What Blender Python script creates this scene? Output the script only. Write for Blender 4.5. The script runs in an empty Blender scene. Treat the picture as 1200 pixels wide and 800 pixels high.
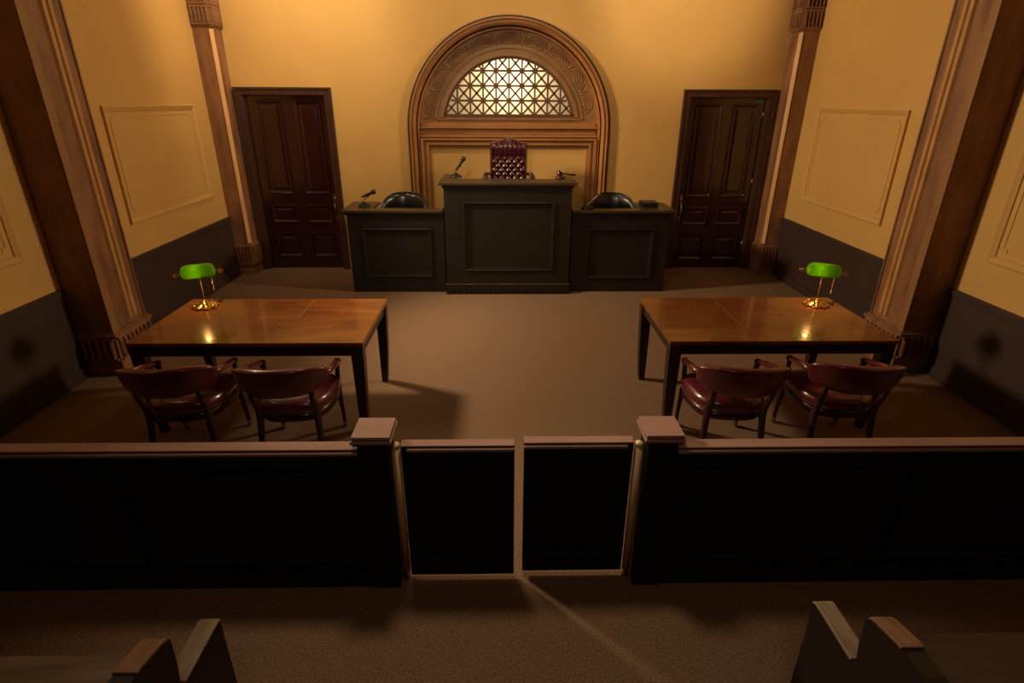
import bpy, bmesh, math, random
from mathutils import Vector, Matrix
random.seed(7)
PI = math.pi
C = bpy.context.scene.collection
sc = bpy.context.scene

# ------------------------------------------------------------------ materials
def lin(c):
    c = c / 255.0
    return c / 12.92 if c <= 0.04045 else ((c + 0.055) / 1.055) ** 2.4
def rgb(r, g, b): return (lin(r), lin(g), lin(b), 1.0)

def mat(name, col, rough=0.5, metal=0.0, coat=0.0, col2=None, scale=8.0, stretch=(1, 1, 1),
        bump=0.0, bscale=60.0, detail=4.0, spec=0.5, coat_rough=0.1, wave=False, bdist=0.01):
    m = bpy.data.materials.new(name); m.use_nodes = True
    nt = m.node_tree; N = nt.nodes; L = nt.links
    p = N['Principled BSDF']
    p.inputs['Roughness'].default_value = rough
    p.inputs['Metallic'].default_value = metal
    p.inputs['Specular IOR Level'].default_value = spec
    p.inputs['Coat Weight'].default_value = coat
    p.inputs['Coat Roughness'].default_value = coat_rough
    p.inputs['Base Color'].default_value = col
    tc = N.new('ShaderNodeTexCoord'); mp = N.new('ShaderNodeMapping')
    mp.inputs['Scale'].default_value = stretch
    L.new(tc.outputs['Object'], mp.inputs['Vector'])
    if col2:
        if wave:
            n = N.new('ShaderNodeTexWave'); n.inputs['Scale'].default_value = scale
            n.inputs['Distortion'].default_value = 6.0; n.inputs['Detail'].default_value = 3.0
            n.inputs['Detail Scale'].default_value = 1.5
        else:
            n = N.new('ShaderNodeTexNoise'); n.inputs['Scale'].default_value = scale
            n.inputs['Detail'].default_value = detail
        L.new(mp.outputs['Vector'], n.inputs['Vector'])
        r = N.new('ShaderNodeValToRGB')
        r.color_ramp.elements[0].position = 0.3; r.color_ramp.elements[0].color = col
        r.color_ramp.elements[1].position = 0.72; r.color_ramp.elements[1].color = col2
        L.new(n.outputs['Fac'], r.inputs['Fac'])
        L.new(r.outputs['Color'], p.inputs['Base Color'])
    if bump > 0:
        b = N.new('ShaderNodeTexNoise'); b.inputs['Scale'].default_value = bscale; b.inputs['Detail'].default_value = 3.0
        L.new(mp.outputs['Vector'], b.inputs['Vector'])
        bp = N.new('ShaderNodeBump'); bp.inputs['Strength'].default_value = bump; bp.inputs['Distance'].default_value = bdist
        L.new(b.outputs['Fac'], bp.inputs['Height']); L.new(bp.outputs['Normal'], p.inputs['Normal'])
    return m

M = {}
M['wall'] = mat('yellow_plaster', rgb(206, 163, 94), 0.75, col2=rgb(214, 171, 99), scale=1.6, bump=0.05, bscale=40)
M['ceil'] = mat('ceiling_plaster', rgb(104, 90, 70), 0.8)
M['wains'] = mat('wainscot_paint', rgb(62, 48, 44), 0.5, col2=rgb(68, 53, 48), scale=3, spec=.3)
M['carpet'] = mat('brown_carpet', rgb(80, 64, 51), 0.95, col2=rgb(166, 133, 107), scale=140, detail=3, bump=0.5, bscale=260, spec=0.1)
M['pil'] = mat('pilaster_paint', rgb(114, 77, 51), 0.5, col2=rgb(158, 112, 77), scale=8, stretch=(1, 1, .3), bump=0.06, bscale=40)
M['band'] = mat('pilaster_edge_brown', rgb(152, 112, 72), 0.5, col2=rgb(138, 98, 64), scale=6, stretch=(1, 1, .3))  # lighter brown for the near edge strip of each shaft
M['gold'] = mat('gold_fillet_paint', rgb(222, 170, 112), 0.45, col2=rgb(200, 148, 94), scale=9, stretch=(1, 1, .3))
M['gold2'] = mat('shaded_gold_fillet_paint', rgb(196, 148, 94), 0.45, col2=rgb(170, 124, 76), scale=14, stretch=(1, 1, .3))  # same gold, darkened where less light reaches the near pilasters
M['dowel'] = mat('lit_hinge_dowel_wood', rgb(206, 168, 132), 0.4)  # wood lightened so the dowels look lit from the camera side
M['arch'] = mat('arch_bronze_paint', rgb(176, 122, 70), 0.36, col2=rgb(158, 106, 58), scale=4, bump=0.05)
M['archdk'] = mat('arch_dark_edge_paint', rgb(58, 34, 24), 0.45)
M['tymp'] = mat('carved_plaster', rgb(156, 114, 70), 0.45, col2=rgb(138, 98, 58), scale=6, bump=0.15, bscale=30)
M['grille'] = mat('grille_bronze', rgb(100, 68, 42), 0.5)
M['door'] = mat('mahogany_door', rgb(50, 16, 16), 0.22, coat=0.8, col2=rgb(36, 12, 12), scale=4, stretch=(4, 4, .4))
M['dframe'] = mat('door_frame_wood', rgb(76, 46, 38), 0.4, col2=rgb(62, 38, 31), scale=5, stretch=(3, 3, .4))
M['bench'] = mat('dark_bench_wood', rgb(38, 32, 26), 0.45, col2=rgb(29, 24, 19), scale=5, stretch=(1, 1, 1.6), bump=0.05, bscale=25, spec=0.35)
M['ledge'] = mat('bench_ledge_wood', rgb(72, 57, 38), 0.33, col2=rgb(54, 42, 28), scale=5, stretch=(.5, 2, 2))
M['table'] = mat('table_veneer', rgb(134, 76, 33), 0.2, col2=rgb(92, 46, 18), scale=2.2, stretch=(1.2, 4, 1), coat=0.35, coat_rough=0.06, detail=5)
M['inlay'] = mat('table_inlay', rgb(160, 104, 58), 0.25); M['seam'] = mat('table_seam', rgb(48, 26, 14), .5)
M['twood'] = mat('table_dark_wood', rgb(44, 24, 18), 0.38, col2=rgb(32, 17, 13), scale=5, stretch=(3, 3, .5))
M['leather'] = mat('oxblood_leather', rgb(98, 24, 36), 0.34, coat=1.0, col2=rgb(78, 18, 28), scale=12, bump=0.12, bscale=55, coat_rough=0.16, bdist=0.004)
M['leather2'] = mat('dark_oxblood_leather', rgb(62, 13, 22), 0.22, coat=0.45, col2=rgb(50, 10, 17), scale=12, bump=0.1, bscale=55, coat_rough=0.12, bdist=0.004)
M['cwood'] = mat('chair_mahogany', rgb(62, 20, 19), 0.3, coat=0.3, col2=rgb(36, 12, 12), scale=6, stretch=(3, 3, .5))
M['nail'] = mat('brass_nail', rgb(190, 140, 80), 0.3, metal=1)
M['black'] = mat('black_leather', rgb(28, 28, 30), 0.3, coat=0.2)
M['blackp'] = mat('black_plastic', rgb(18, 18, 18), 0.45)
M['steel'] = mat('grey_steel', rgb(150, 145, 135), 0.3, metal=1)
M['brass'] = mat('polished_brass', rgb(236, 184, 116), 0.16, metal=1)
M['oldbrass'] = mat('worn_brass', rgb(176, 146, 96), 0.35, metal=1)
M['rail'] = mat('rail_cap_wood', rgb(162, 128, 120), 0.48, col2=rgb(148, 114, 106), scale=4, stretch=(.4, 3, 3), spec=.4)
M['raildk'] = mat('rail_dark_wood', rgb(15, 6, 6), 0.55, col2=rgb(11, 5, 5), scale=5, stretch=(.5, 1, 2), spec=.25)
M['cream'] = mat('cream_knob', rgb(230, 210, 170), 0.3)
M['pew'] = mat('worn_grey_pew_wood', rgb(116, 97, 82), 0.55, col2=rgb(80, 66, 54), scale=7, stretch=(.5, 5, 2), detail=6)
M['pew2'] = mat('dark_pew_wood', rgb(62, 50, 42), 0.5, col2=rgb(50, 40, 34), scale=7, stretch=(.5, 5, 2), detail=6)
M['pewtop'] = mat('worn_brown_pew_wood', rgb(132, 98, 74), 0.5, col2=rgb(96, 70, 54), scale=8, stretch=(3, .6, 2), detail=6)
M['pewgrey'] = mat('worn_grey_pew_cap', rgb(140, 122, 104), 0.55, col2=rgb(98, 82, 68), scale=9, stretch=(3, .6, 2), detail=6)
M['pewside'] = mat('pew_end_dark_wood', rgb(30, 20, 16), 0.5, col2=rgb(24, 16, 13), scale=5, stretch=(1, 1, 1))
M['rub'] = mat('black_rubber', rgb(22, 20, 20), 0.6)
M['teal'] = mat('teal_sign_paint', rgb(40, 110, 100), 0.5)

def translucent(name, col, tw=0.5, rough=0.15):
    m = bpy.data.materials.new(name); m.use_nodes = True
    nt = m.node_tree; N = nt.nodes; L = nt.links
    p = N['Principled BSDF']; out = N['Material Output']
    p.inputs['Base Color'].default_value = col; p.inputs['Roughness'].default_value = rough
    t = N.new('ShaderNodeBsdfTranslucent'); t.inputs['Color'].default_value = col
    mx = N.new('ShaderNodeMixShader'); mx.inputs['Fac'].default_value = tw
    L.new(p.outputs[0], mx.inputs[1]); L.new(t.outputs[0], mx.inputs[2]); L.new(mx.outputs[0], out.inputs['Surface'])
    return m
M['greenglass'] = translucent('green_cased_glass', (0.17, 0.40, 0.006, 1), 0.5, 0.12)
M['frost'] = translucent('frosted_window_glass', (0.95, 0.92, 0.86, 1), 0.85, 0.4)
def emis(name, col, s):
    m = bpy.data.materials.new(name); m.use_nodes = True
    p = m.node_tree.nodes['Principled BSDF']
    p.inputs['Base Color'].default_value = col
    p.inputs['Emission Color'].default_value = col; p.inputs['Emission Strength'].default_value = s
    return m
M['bulb'] = emis('lit_bulb', (1.0, 0.50, 0.12, 1), 9)

# ------------------------------------------------------------------ mesh helpers
class MB:
    """collects shapes; build() links them as one mesh object"""
    def __init__(s): s.bm = bmesh.new(); s.mats = []
    def mi(s, m):
        if m not in s.mats: s.mats.append(m)
        return s.mats.index(m)
    def _setm(s, faces, m, smooth=False):
        i = s.mi(m)
        for f in faces: f.material_index = i; f.smooth = smooth
    def face(s, pts, m, smooth=False):
        vs = [s.bm.verts.new(p) for p in pts]; f = s.bm.faces.new(vs); s._setm([f], m, smooth); return f
    def box(s, x0, x1, y0, y1, z0, z1, m, mx=None):
        if x0 > x1: x0, x1 = x1, x0
        if y0 > y1: y0, y1 = y1, y0
        P = [(x, y, z) for z in (z0, z1) for y in (y0, y1) for x in (x0, x1)]
        if mx: P = [mx @ Vector(p) for p in P]
        v = [s.bm.verts.new(p) for p in P]
        F = [(0, 2, 3, 1), (4, 5, 7, 6), (0, 1, 5, 4), (2, 6, 7, 3), (0, 4, 6, 2), (1, 3, 7, 5)]
        s._setm([s.bm.faces.new([v[i] for i in f]) for f in F], m); return s
    def prism(s, poly, axis, a, b, m, smooth=False):
        """poly of 2D points extruded along axis from a to b"""
        def P(p, t):
            if axis == 'x': return (t, p[0], p[1])
            if axis == 'y': return (p[0], t, p[1])
            return (p[0], p[1], t)
        A = [s.bm.verts.new(P(p, a)) for p in poly]; B = [s.bm.verts.new(P(p, b)) for p in poly]
        n = len(poly); fs = []
        for i in range(n):
            j = (i + 1) % n; fs.append(s.bm.faces.new([A[i], A[j], B[j], B[i]]))
        s._setm(fs, m, smooth)
        s._setm([s.bm.faces.new(A), s.bm.faces.new(B[::-1])], m); return s
    def rings(s, R, m, closed=True, caps=True, smooth=True, loop=False):
        """R: list of rings (lists of points); skins neighbours"""
        V = [[s.bm.verts.new(p) for p in r] for r in R]; fs = []
        n = len(R[0]); k = len(R)
        for i in range(k if loop else k - 1):
            a, b = V[i], V[(i + 1) % k]
            for j in range(n if closed else n - 1):
                q = (j + 1) % n
                fs.append(s.bm.faces.new([a[j], a[q], b[q], b[j]]))
        s._setm(fs, m, smooth)
        if caps and closed and not loop: s._setm([s.bm.faces.new(V[0][::-1]), s.bm.faces.new(V[-1])], m)
        return s
    def tube(s, pts, r, m, n=10, caps=True):
        pts = [Vector(p) for p in pts]
        rr = r if isinstance(r, (list, tuple)) else [r] * len(pts)
        R = []; up = Vector((0.13, 0.21, 1)).normalized(); prev = None
        for i, p in enumerate(pts):
            t = (pts[min(i + 1, len(pts) - 1)] - pts[max(i - 1, 0)]).normalized()
            if prev is None:
                a = t.cross(up)
                if a.length < .05: a = t.cross(Vector((1, 0, 0)))
            else: a = prev - t * prev.dot(t)
            a.normalize(); prev = a; b = t.cross(a)
            R.append([p + (a * math.cos(2 * PI * k / n) + b * math.sin(2 * PI * k / n)) * rr[i] for k in range(n)])
        return s.rings(R, m, caps=caps)
    def lathe(s, prof, m, c=(0, 0, 0), n=24, mx=None, fn=None):
        R = []
        for r, z in prof:
            ring = []
            for k in range(n):
                a = 2 * PI * k / n; q = r * (fn(a, r, z) if fn else 1)
                p = Vector((q * math.cos(a), q * math.sin(a), z))
                if mx: p = mx @ p
                ring.append(p + Vector(c))
            R.append(ring)
        return s.rings(R, m)
    def ball(s, c, r, m, n=10, sc=(1, 1, 1), mx=None):
        prof = [(max(math.sin(PI * i / n), .02) * r, -math.cos(PI * i / n) * r) for i in range(n + 1)]
        R = []
        for q, z in prof:
            ring = []
            for k in range(n + 4):
                a = 2 * PI * k / (n + 4); p = Vector((q * math.cos(a) * sc[0], q * math.sin(a) * sc[1], z * sc[2]))
                if mx: p = mx @ p
                ring.append(p + Vector(c))
            R.append(ring)
        return s.rings(R, m)
    def build(s, name, parent=None, bevel=0, seg=2, sub=0, solid=0):
        me = bpy.data.meshes.new(name)
        bmesh.ops.recalc_face_normals(s.bm, faces=s.bm.faces)
        s.bm.to_mesh(me); s.bm.free()
        for m in s.mats: me.materials.append(M[m] if isinstance(m, str) else m)
        o = bpy.data.objects.new(name, me); C.objects.link(o)
        if parent: o.parent = parent
        if solid:
            d = o.modifiers.new('solid', 'SOLIDIFY'); d.thickness = solid
        if bevel:
            d = o.modifiers.new('bevel', 'BEVEL'); d.width = bevel; d.segments = seg; d.limit_method = 'ANGLE'; d.angle_limit = .6
        if sub:
            d = o.modifiers.new('sub', 'SUBSURF'); d.levels = sub; d.render_levels = sub
        return o

def thing(name, label, cat, loc=(0, 0, 0), rz=0, group=None):
    o = bpy.data.objects.new(name, None); C.objects.link(o); o.empty_display_size = .1
    o.location = loc; o.rotation_euler = (0, 0, rz); o['label'] = label; o['category'] = cat
    if group: o['group'] = group
    return o
def tag(o, label, cat, group=None):
    o['label'] = label; o['category'] = cat
    if group: o['group'] = group
    return o
def root(name, loc=(0, 0, 0)):
    o = bpy.data.objects.new(name, None); C.objects.link(o); o.location = loc; o['kind'] = 'structure'; o.empty_display_size = .1
    return o
def struct(o, label=None, cat=None):
    o['kind'] = 'structure'
    if label: o['label'] = label
    if cat: o['category'] = cat
    return o
def copy_tree(o, parent=None):
    c = o.copy(); C.objects.link(c)
    if parent: c.parent = parent
    for ch in list(o.children): copy_tree(ch, c)
    return c

# ------------------------------------------------------------------ room numbers
XL, XR, YB, YR, ZC = -3.80, 4.01, 8.24, -1.6, 4.7
WZ = 0.83
AX, AZ = 0.117, 1.955          # arch centre
RO, RI = 1.38, 1.25            # arch rim outer / opening radius
DL = (-3.44, -2.345); DR = (2.56, 3.64); DZ = 2.385     # door openings

# floor, ceiling
b = MB(); b.box(XL - .3, XR + .3, YR - .3, YB + 1.2, -.1, 0, 'carpet'); struct(b.build('floor'), 'brown speckled carpet floor of the courtroom', 'floor')
b = MB(); b.box(XL - .3, XR + .3, YR - .3, YB + .4, ZC, ZC + .1, 'ceil'); struct(b.build('ceiling'), 'plain plaster ceiling over the courtroom', 'ceiling')

# side and rear walls
b = MB(); b.box(XL - .2, XL, YR, YB + .3, 0, ZC, 'wall'); struct(b.build('wall_left'), 'yellow plaster wall on the left side', 'wall')
b = MB(); b.box(XR, XR + .2, YR, YB + .3, 0, ZC, 'wall'); struct(b.build('wall_right'), 'yellow plaster wall on the right side', 'wall')
b = MB(); b.box(XL - .2, XR + .2, YR - .2, YR, 0, ZC, 'raildk'); struct(b.build('wall_rear'), 'dark wall behind the camera', 'wall')

# back wall with openings for two doors and the arched niche
b = MB()
T = .3
def wb(x0, x1, z0, z1): b.box(x0, x1, YB, YB + T, z0, z1, 'wall')
wb(XL, DL[0], 0, ZC); wb(DL[0], DL[1], DZ, ZC); wb(DL[1], AX - RI, 0, ZC)
wb(AX + RI, DR[0], 0, ZC); wb(DR[0], DR[1], DZ, ZC); wb(DR[1], XR, 0, ZC)
NSEG = 48
for i in range(NSEG):
    a0 = PI - PI * i / NSEG; a1 = PI - PI * (i + 1) / NSEG
    p0 = (AX + RI * math.cos(a0), AZ + RI * math.sin(a0)); p1 = (AX + RI * math.cos(a1), AZ + RI * math.sin(a1))
    b.prism([p0, p1, (p1[0], ZC), (p0[0], ZC)], 'y', YB, YB + T, 'wall')
wb(AX - RI, AX + RI, 0, .35)
struct(b.build('wall_back'), 'yellow plaster wall behind the judge bench', 'wall')
b = MB()
for d in (DL, DR): b.box(d[0] - .1, d[1] + .1, YB + T, YB + T + .05, 0, DZ + .1, 'raildk')
struct(b.build('trim_1'), 'dark backing behind the two doors', 'trim')

# ------------------------------------------------------------------ arched window
win = root('window_1', (AX, YB, 0)); win['label'] = 'arched window with bronze grille in a carved surround'; win['category'] = 'window'
def arch_path(n=56, z0=.35):
    P = [(-1, 0, z0), (-1, 0, AZ * .5 + z0 * .5)]
    for i in range(n + 1):
        a = PI - PI * i / n; P.append((math.cos(a), math.sin(a), None))
    P += [(1, 0, AZ * .5 + z0 * .5), (1, 0, z0)]
    return P
def arch_sweep(mb, prof, m):
    R = []
    for c, s_, z in arch_path():
        ring = []
        for r, y in prof:
            if z is None: ring.append((r * c, y, AZ + r * s_))
            else: ring.append((r * c, y, z))
        R.append(ring)
    mb.rings(R, m, smooth=False)
b = MB()
arch_sweep(b, [(RO, .0), (RO, -.03), (RO - .026, -.03), (RO - .026, 0)], 'archdk')
arch_sweep(b, [(RO - .026, 0), (RO - .026, -.062), (RO - .034, -.078), (RO - .044, -.078), (RO - .052, -.062), (RO - .052, 0)], 'arch')
arch_sweep(b, [(RO - .052, 0), (RO - .052, -.022), (RO - .072, -.022), (RO - .072, 0)], 'arch')
arch_sweep(b, [(RO - .072, 0), (RO - .072, -.046), (RO - .080, -.056), (RO - .090, -.046), (RO - .104, -.018), (RO - .128, .03), (RO - .134, .06), (RO - .146, .06), (RO - .146, .24), (RI - .001, .28), (RI - .001, .0)], 'arch')
b.build('archivolt', win)
RT = RI - .015
# tympanum plate: ring above chord, with hole for grille
zc = 2.115 - AZ          # chord height over centre
RG = .945                # hole radius in plate
b = MB(); y0, y1 = .23, .27
def circ(r, n, h=zc):
    a0 = math.asin(max(-1, min(1, h / r)))
    return [(r * math.cos(a0 + (PI - 2 * a0) * i / n), AZ + r * math.sin(a0 + (PI - 2 * a0) * i / n)) for i in range(n + 1)]
def ring_plate(mb, r0, r1, h0, h1, ya, yb, m, n=48):
    A = circ(r0, n, h0); B = circ(r1, n, h1); R = []
    for p, q in zip(A, B): R.append([(p[0], ya, p[1]), (q[0], ya, q[1]), (q[0], yb, q[1]), (p[0], yb, p[1])])
    mb.rings(R, m, smooth=False)
ring_plate(b, RG, RT, zc, zc - .03, y0, y1, 'tymp')
b.box(-RT, RT, y0 + .002, y1, AZ + zc - .12, AZ + zc - .002, 'tymp')
b.build('tympanum', win)
b = MB()
ring_plate(b, 1.02, 1.045, zc - .03, zc - .03, .212, .232, 'tymp')
ring_plate(b, RG - .02, RG + .035, zc, zc, .205, .232, 'tymp')
b.box(-1.045, 1.045, .212, .232, AZ + zc - .035, AZ + zc - .02, 'tymp')
# scrolling wave band under the grille
for k in range(22):
    x = -.95 + k * 1.9 / 21
    b.tube([(x + .035 * math.cos(t), .226, AZ + zc - .058 + .013 * math.sin(t)) for t in [i * PI / 5 for i in range(8)]], .005, 'tymp', 6)
b.build('inner_molding', win)
# palmettes carved on the ring
b = MB()
K = 9
for k in range(K):
    a = PI * (k + .5) / K * .90 + PI * .05
    cr = 1.072
    c, s_ = math.cos(a), math.sin(a)
    def P(u, v, y=.226): return ((cr + v) * c - u * s_, y, AZ + (cr + v) * s_ + u * c)
    for q, rad in enumerate((.034, .064, .094, .124)):
        pts = [P(rad * math.cos(t) * 1.05, -.005 + rad * 1.12 * math.sin(t)) for t in [PI * i / 10 for i in range(11)]]
        b.tube(pts, .0095, 'tymp', 6)
    for t in (-.5, 0, .5):
        b.tube([P(0, -.005), P(.03 * t, .02), P(.05 * t, .045)], [.004, .009, .004], 'tymp', 6)
    aa = a + PI / K * .45
    c, s_ = math.cos(aa), math.sin(aa)
    for sgn in (1, -1):
        b.tube([P(sgn * .004, -.01), P(sgn * .012, .03), P(sgn * .035, .08), P(sgn * .055, .125)], [.005, .011, .010, .003], 'tymp', 6)
b.build('palmette_carving', win)
# grille
b = MB(); Rg = .905; zb = 2.14
def clip_seg(p, q):
    """clip to circle Rg (centre AZ) and z >= zb"""
    out = []; n = 60
    for i in range(n + 1):
        t = i / n; x = p[0] + (q[0] - p[0]) * t; z = p[1] + (q[1] - p[1]) * t
        if x * x + (z - AZ) ** 2 <= Rg * Rg and z >= zb - 1e-6: out.append((x, z))
    return (out[0], out[-1]) if len(out) > 1 else None
def bar(p, q, w, ya, yb):
    s2 = clip_seg(p, q)
    if not s2: return
    p, q = Vector(s2[0]), Vector(s2[1]); d = (q - p)
    if d.length < .01: return
    d.normalize(); n = Vector((-d.y, d.x)) * w / 2
    b.prism([tuple(p - n), tuple(q - n), tuple(q + n), tuple(p + n)], 'y', ya, yb, 'grille')
cw = .178; chh = .187
for i in range(-5, 6): bar((i * cw, zb), (i * cw, 3.0), .024, .236, .256)
for j in range(0, 5): bar((-1, zb + j * chh), (1, zb + j * chh), .027, .236, .256)
for i in range(-5, 5):
    for j in range(0, 4):
        x0, z0 = i * cw, zb + j * chh
        bar((x0, z0), (x0 + cw, z0 + chh), .025, .238, .254); bar((x0, z0 + chh), (x0 + cw, z0), .025, .238, .254)
for i in range(-5, 6):
    for j in range(0, 4):
        x, z = i * cw, zb + j * chh
        if x * x + (z - AZ) ** 2 < (Rg - .02) ** 2:
            b.prism([(x +   .032 * math.cos(t), z + .032 * math.sin(t)) for t in [PI / 4 * q for q in range(8)]], 'y', .23, .258, 'grille')
ring_plate(b, Rg - .012, RG + .02, zb - AZ, zc, .232, .262, 'grille')
b.box(-.93, .93, .232, .262, AZ + zc - .005, zb + .012, 'grille')
b.build('grille', win)
b = MB(); pts = circ(RG + .01, 40, zc)
b.prism(pts, 'y', .30, .304, 'frost'); b.build('pane', win)
# moldings below the lunette: cornice and stepped frame round the blank panel
b = MB()
b.box(-RT + .02, RT - .02, .17, .262, 1.99, AZ + zc - .075, 'arch')
b.box(-RT + .005, RT - .005, .08, .262, 1.972, 1.99, 'arch')
b.box(-RT + .02, RT - .02, .15, .262, 1.885, 1.965, 'arch')
b.box(-RT + .005, RT - .005, .06, .262, 1.860, 1.885, 'arch'); b.box(-RT + .015, RT - .015, .10, .262, 1.845, 1.860, 'arch')
b.build('cornice', win, bevel=.004)
b = MB()
for k, (xo, xi, zt, yy) in enumerate([(1.225, 1.185, 1.845, .03), (1.185, 1.155, 1.82, .085), (1.155, 1.12, 1.785, .055), (1.12, 1.09, 1.755, .11)]):
    zt2 = [1.82, 1.785, 1.755, 1.725][k]
    b.box(-xo, -xi, yy, .26, .35, zt, 'arch'); b.box(xi, xo, yy, .26, .35, zt, 'arch')
    b.box(-xi, xi, yy, .26, zt2, zt, 'arch')
b.build('panel_frame', win, bevel=.004)
b = MB(); b.box(-1.09, 1.09, .14, .26, .35, 1.725, 'wall'); b.build('blank_panel', win)
b = MB()   # unseen box added behind the pane to hold the backlight
b.box(-1.25, 1.25, 1.1, 1.15, 1.6, 3.5, 'ceil'); b.box(-1.3, -1.25, .3, 1.15, 1.6, 3.5, 'ceil'); b.box(1.25, 1.3, .3, 1.15, 1.6, 3.5, 'ceil')
b.box(-1.3, 1.3, .3, 1.15, 3.5, 3.55, 'ceil'); b.box(-1.3, 1.3, .3, 1.15, 1.55, 1.6, 'ceil')
b.build('backlight_box', win)

# ------------------------------------------------------------------ doors
def rect_mold(mb, x0, x1, z0, z1, w, yf, yb, m):
    """mitred picture-frame molding facing -y; outer rect, width w, ridge at yf"""
    def ring(d, y): return [(x0 + d, y, z0 + d), (x1 - d, y, z0 + d), (x1 - d, y, z1 - d), (x0 + d, y, z1 - d)]
    mb.rings([ring(0, yb), ring(0, yf), ring(w * .45, yf), ring(w, yb)], m, caps=False, smooth=False, loop=True)
def bol(mb, x0, x1, z0, z1, yf):
    def ring(d, y): return [(x0 + d, y, z0 + d), (x1 - d, y, z0 + d), (x1 - d, y, z1 - d), (x0 + d, y, z1 - d)]
    mb.rings([ring(0, yf), ring(.001, yf - .008), ring(.008, yf - .018), ring(.018, yf - .019), ring(.026, yf - .012), ring(.030, yf), ring(.040, yf + .006), ring(.042, yf + .013)], 'door', caps=False, smooth=False)
def make_door(name, x0, x1, panels, hinge_side, hx, label):
    xc = (x0 + x1) / 2
    r = root(name, (xc, YB, 0)); r['label'] = label; r['category'] = 'door'
    w = (x1 - x0) / 2
    b = MB(); yf = .055
    b.box(-w + .012, w - .012, yf + .012, yf + .05, .01, DZ - .012, 'door')
    # stiles and rails stand proud of the recessed panel plane
    xs = sorted(set([p[0] for p in panels] + [p[1] for p in panels])); 
    cols = [(panels[0][0], panels[0][1]), (panels[1][0], panels[1][1])]
    zr = sorted(set([(p[2], p[3]) for p in panels]))
    L0, L1 = cols[0]; R0, R1 = cols[1]
    for (a, c) in ((-w + .012, L0), (L1, R0), (R1, w - .012)): b.box(a, c, yf, yf + .03, .01, DZ - .012, 'door')
    zz = [.01] + [z for t in zr for z in t] + [DZ - .012]
    for i in range(0, len(zz), 2):
        for (a, c) in cols: b.box(a, c, yf, yf + .03, zz[i], zz[i + 1], 'door')
    for (a, c, z0, z1) in panels:
        bol(b, a - .012, c + .012, z0 - .012, z1 + .012, yf)
        # raised and fielded centre
        mg = .055 if (z1 - z0) > .3 else .045
        def ring(d, y): return [(a + d, y, z0 + d), (c - d, y, z0 + d), (c - d, y, z1 - d), (a + d, y, z1 - d)]
        b.rings([ring(mg, yf + .013), ring(mg + .004, yf + .002), ring(mg + .028, yf - .004)], 'door', smooth=False)
    leaf = b.build('door_leaf', r)
    b = MB(); fw = .083; top = DZ + .083
    b.box(-w - fw, -w, -.03, .0, 0, top, 'dframe'); b.box(w, w + fw, -.03, .0, 0, top, 'dframe'); b.box(-w, w, -.03, 0, DZ, top, 'dframe')
    b.box(-w - fw - .012, -w - fw + .018, -.045, 0, 0, top + .012, 'dframe'); b.box(w + fw - .018, w + fw + .012, -.045, 0, 0, top + .012, 'dframe')
    b.box(-w - fw + .018, w + fw - .018, -.045, 0, top - .018, top + .012, 'dframe')
    b.box(-w, -w + .011, -.012, .2, 0, DZ, 'dframe'); b.box(w - .011, w, -.012, .2, 0, DZ, 'dframe'); b.box(-w + .011, w - .011, -.012, .2, DZ - .011, DZ, 'dframe')
    b.build('door_frame', r, bevel=.004)
    # pull handle with thumb latch and keyhole plate
    b = MB()
    b.box(hx - .022, hx + .022, yf - .006, yf, .93, 1.09, 'oldbrass')
    b.ball((hx, yf - .014, 1.02), .02, 'oldbrass', sc=(1, .6, 1.2))
    b.tube([(hx, yf - .008, .985), (hx, yf - .045, .965), (hx + .004, yf - .06, .90), (hx + .004, yf - .055, .83), (hx, yf - .03, .775), (hx, yf - .006, .76)], [.008, .009, .011, .011, .009, .008], 'oldbrass')
    b.ball((hx, yf - .01, .755), .024, 'oldbrass', sc=(.9, .5, 1.3))
    b.build('door_handle', leaf, bevel=.002)
    if hinge_side:
        for z in (2.17, 1.27, .36):
            b = MB(); x = hinge_side * (w - .024)
            b.box(x - .014, x + .014, yf - .008, yf + .002, z - .05, z + .05, 'steel'); b.tube([(x, yf - .012, z - .055), (x, yf - .012, z + .055)], .008, 'steel')
            b.build('hinge', leaf)
    return r, leaf
def pn(c, L, Rr, rows): return [(L[0] - c, L[1] - c, a, d) for a, d in rows[:1]] + [(Rr[0] - c, Rr[1] - c, a, d) for a, d in rows[:1]] + [(q[0] - c, q[1] - c, a, d) for a, d in rows[1:] for q in (L, Rr)]
rows = [(1.095, 2.31), (.69, .93), (.185, .53)]
cL = sum(DL) / 2; cR = sum(DR) / 2
make_door('door_1', DL[0], DL[1], pn(cL, (-3.30, -2.955), (-2.785, -2.44), rows), 0, -2.382 - cL, 'dark mahogany panelled door to the left of the arch, with handle at its right edge')
r, leaf = make_door('door_2', DR[0], DR[1], pn(cR, (2.675, 3.025), (3.185, 3.53), [(1.06, 2.29), (.66, .90), (.135, .50)]), 1, 2.62 - cR, 'dark mahogany panelled door to the right of the arch, with three hinges')
b = MB(); b.box(.40, .50, .048, .0545, 2.325, 2.362, 'teal'); b.build('sticker', leaf)

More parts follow.
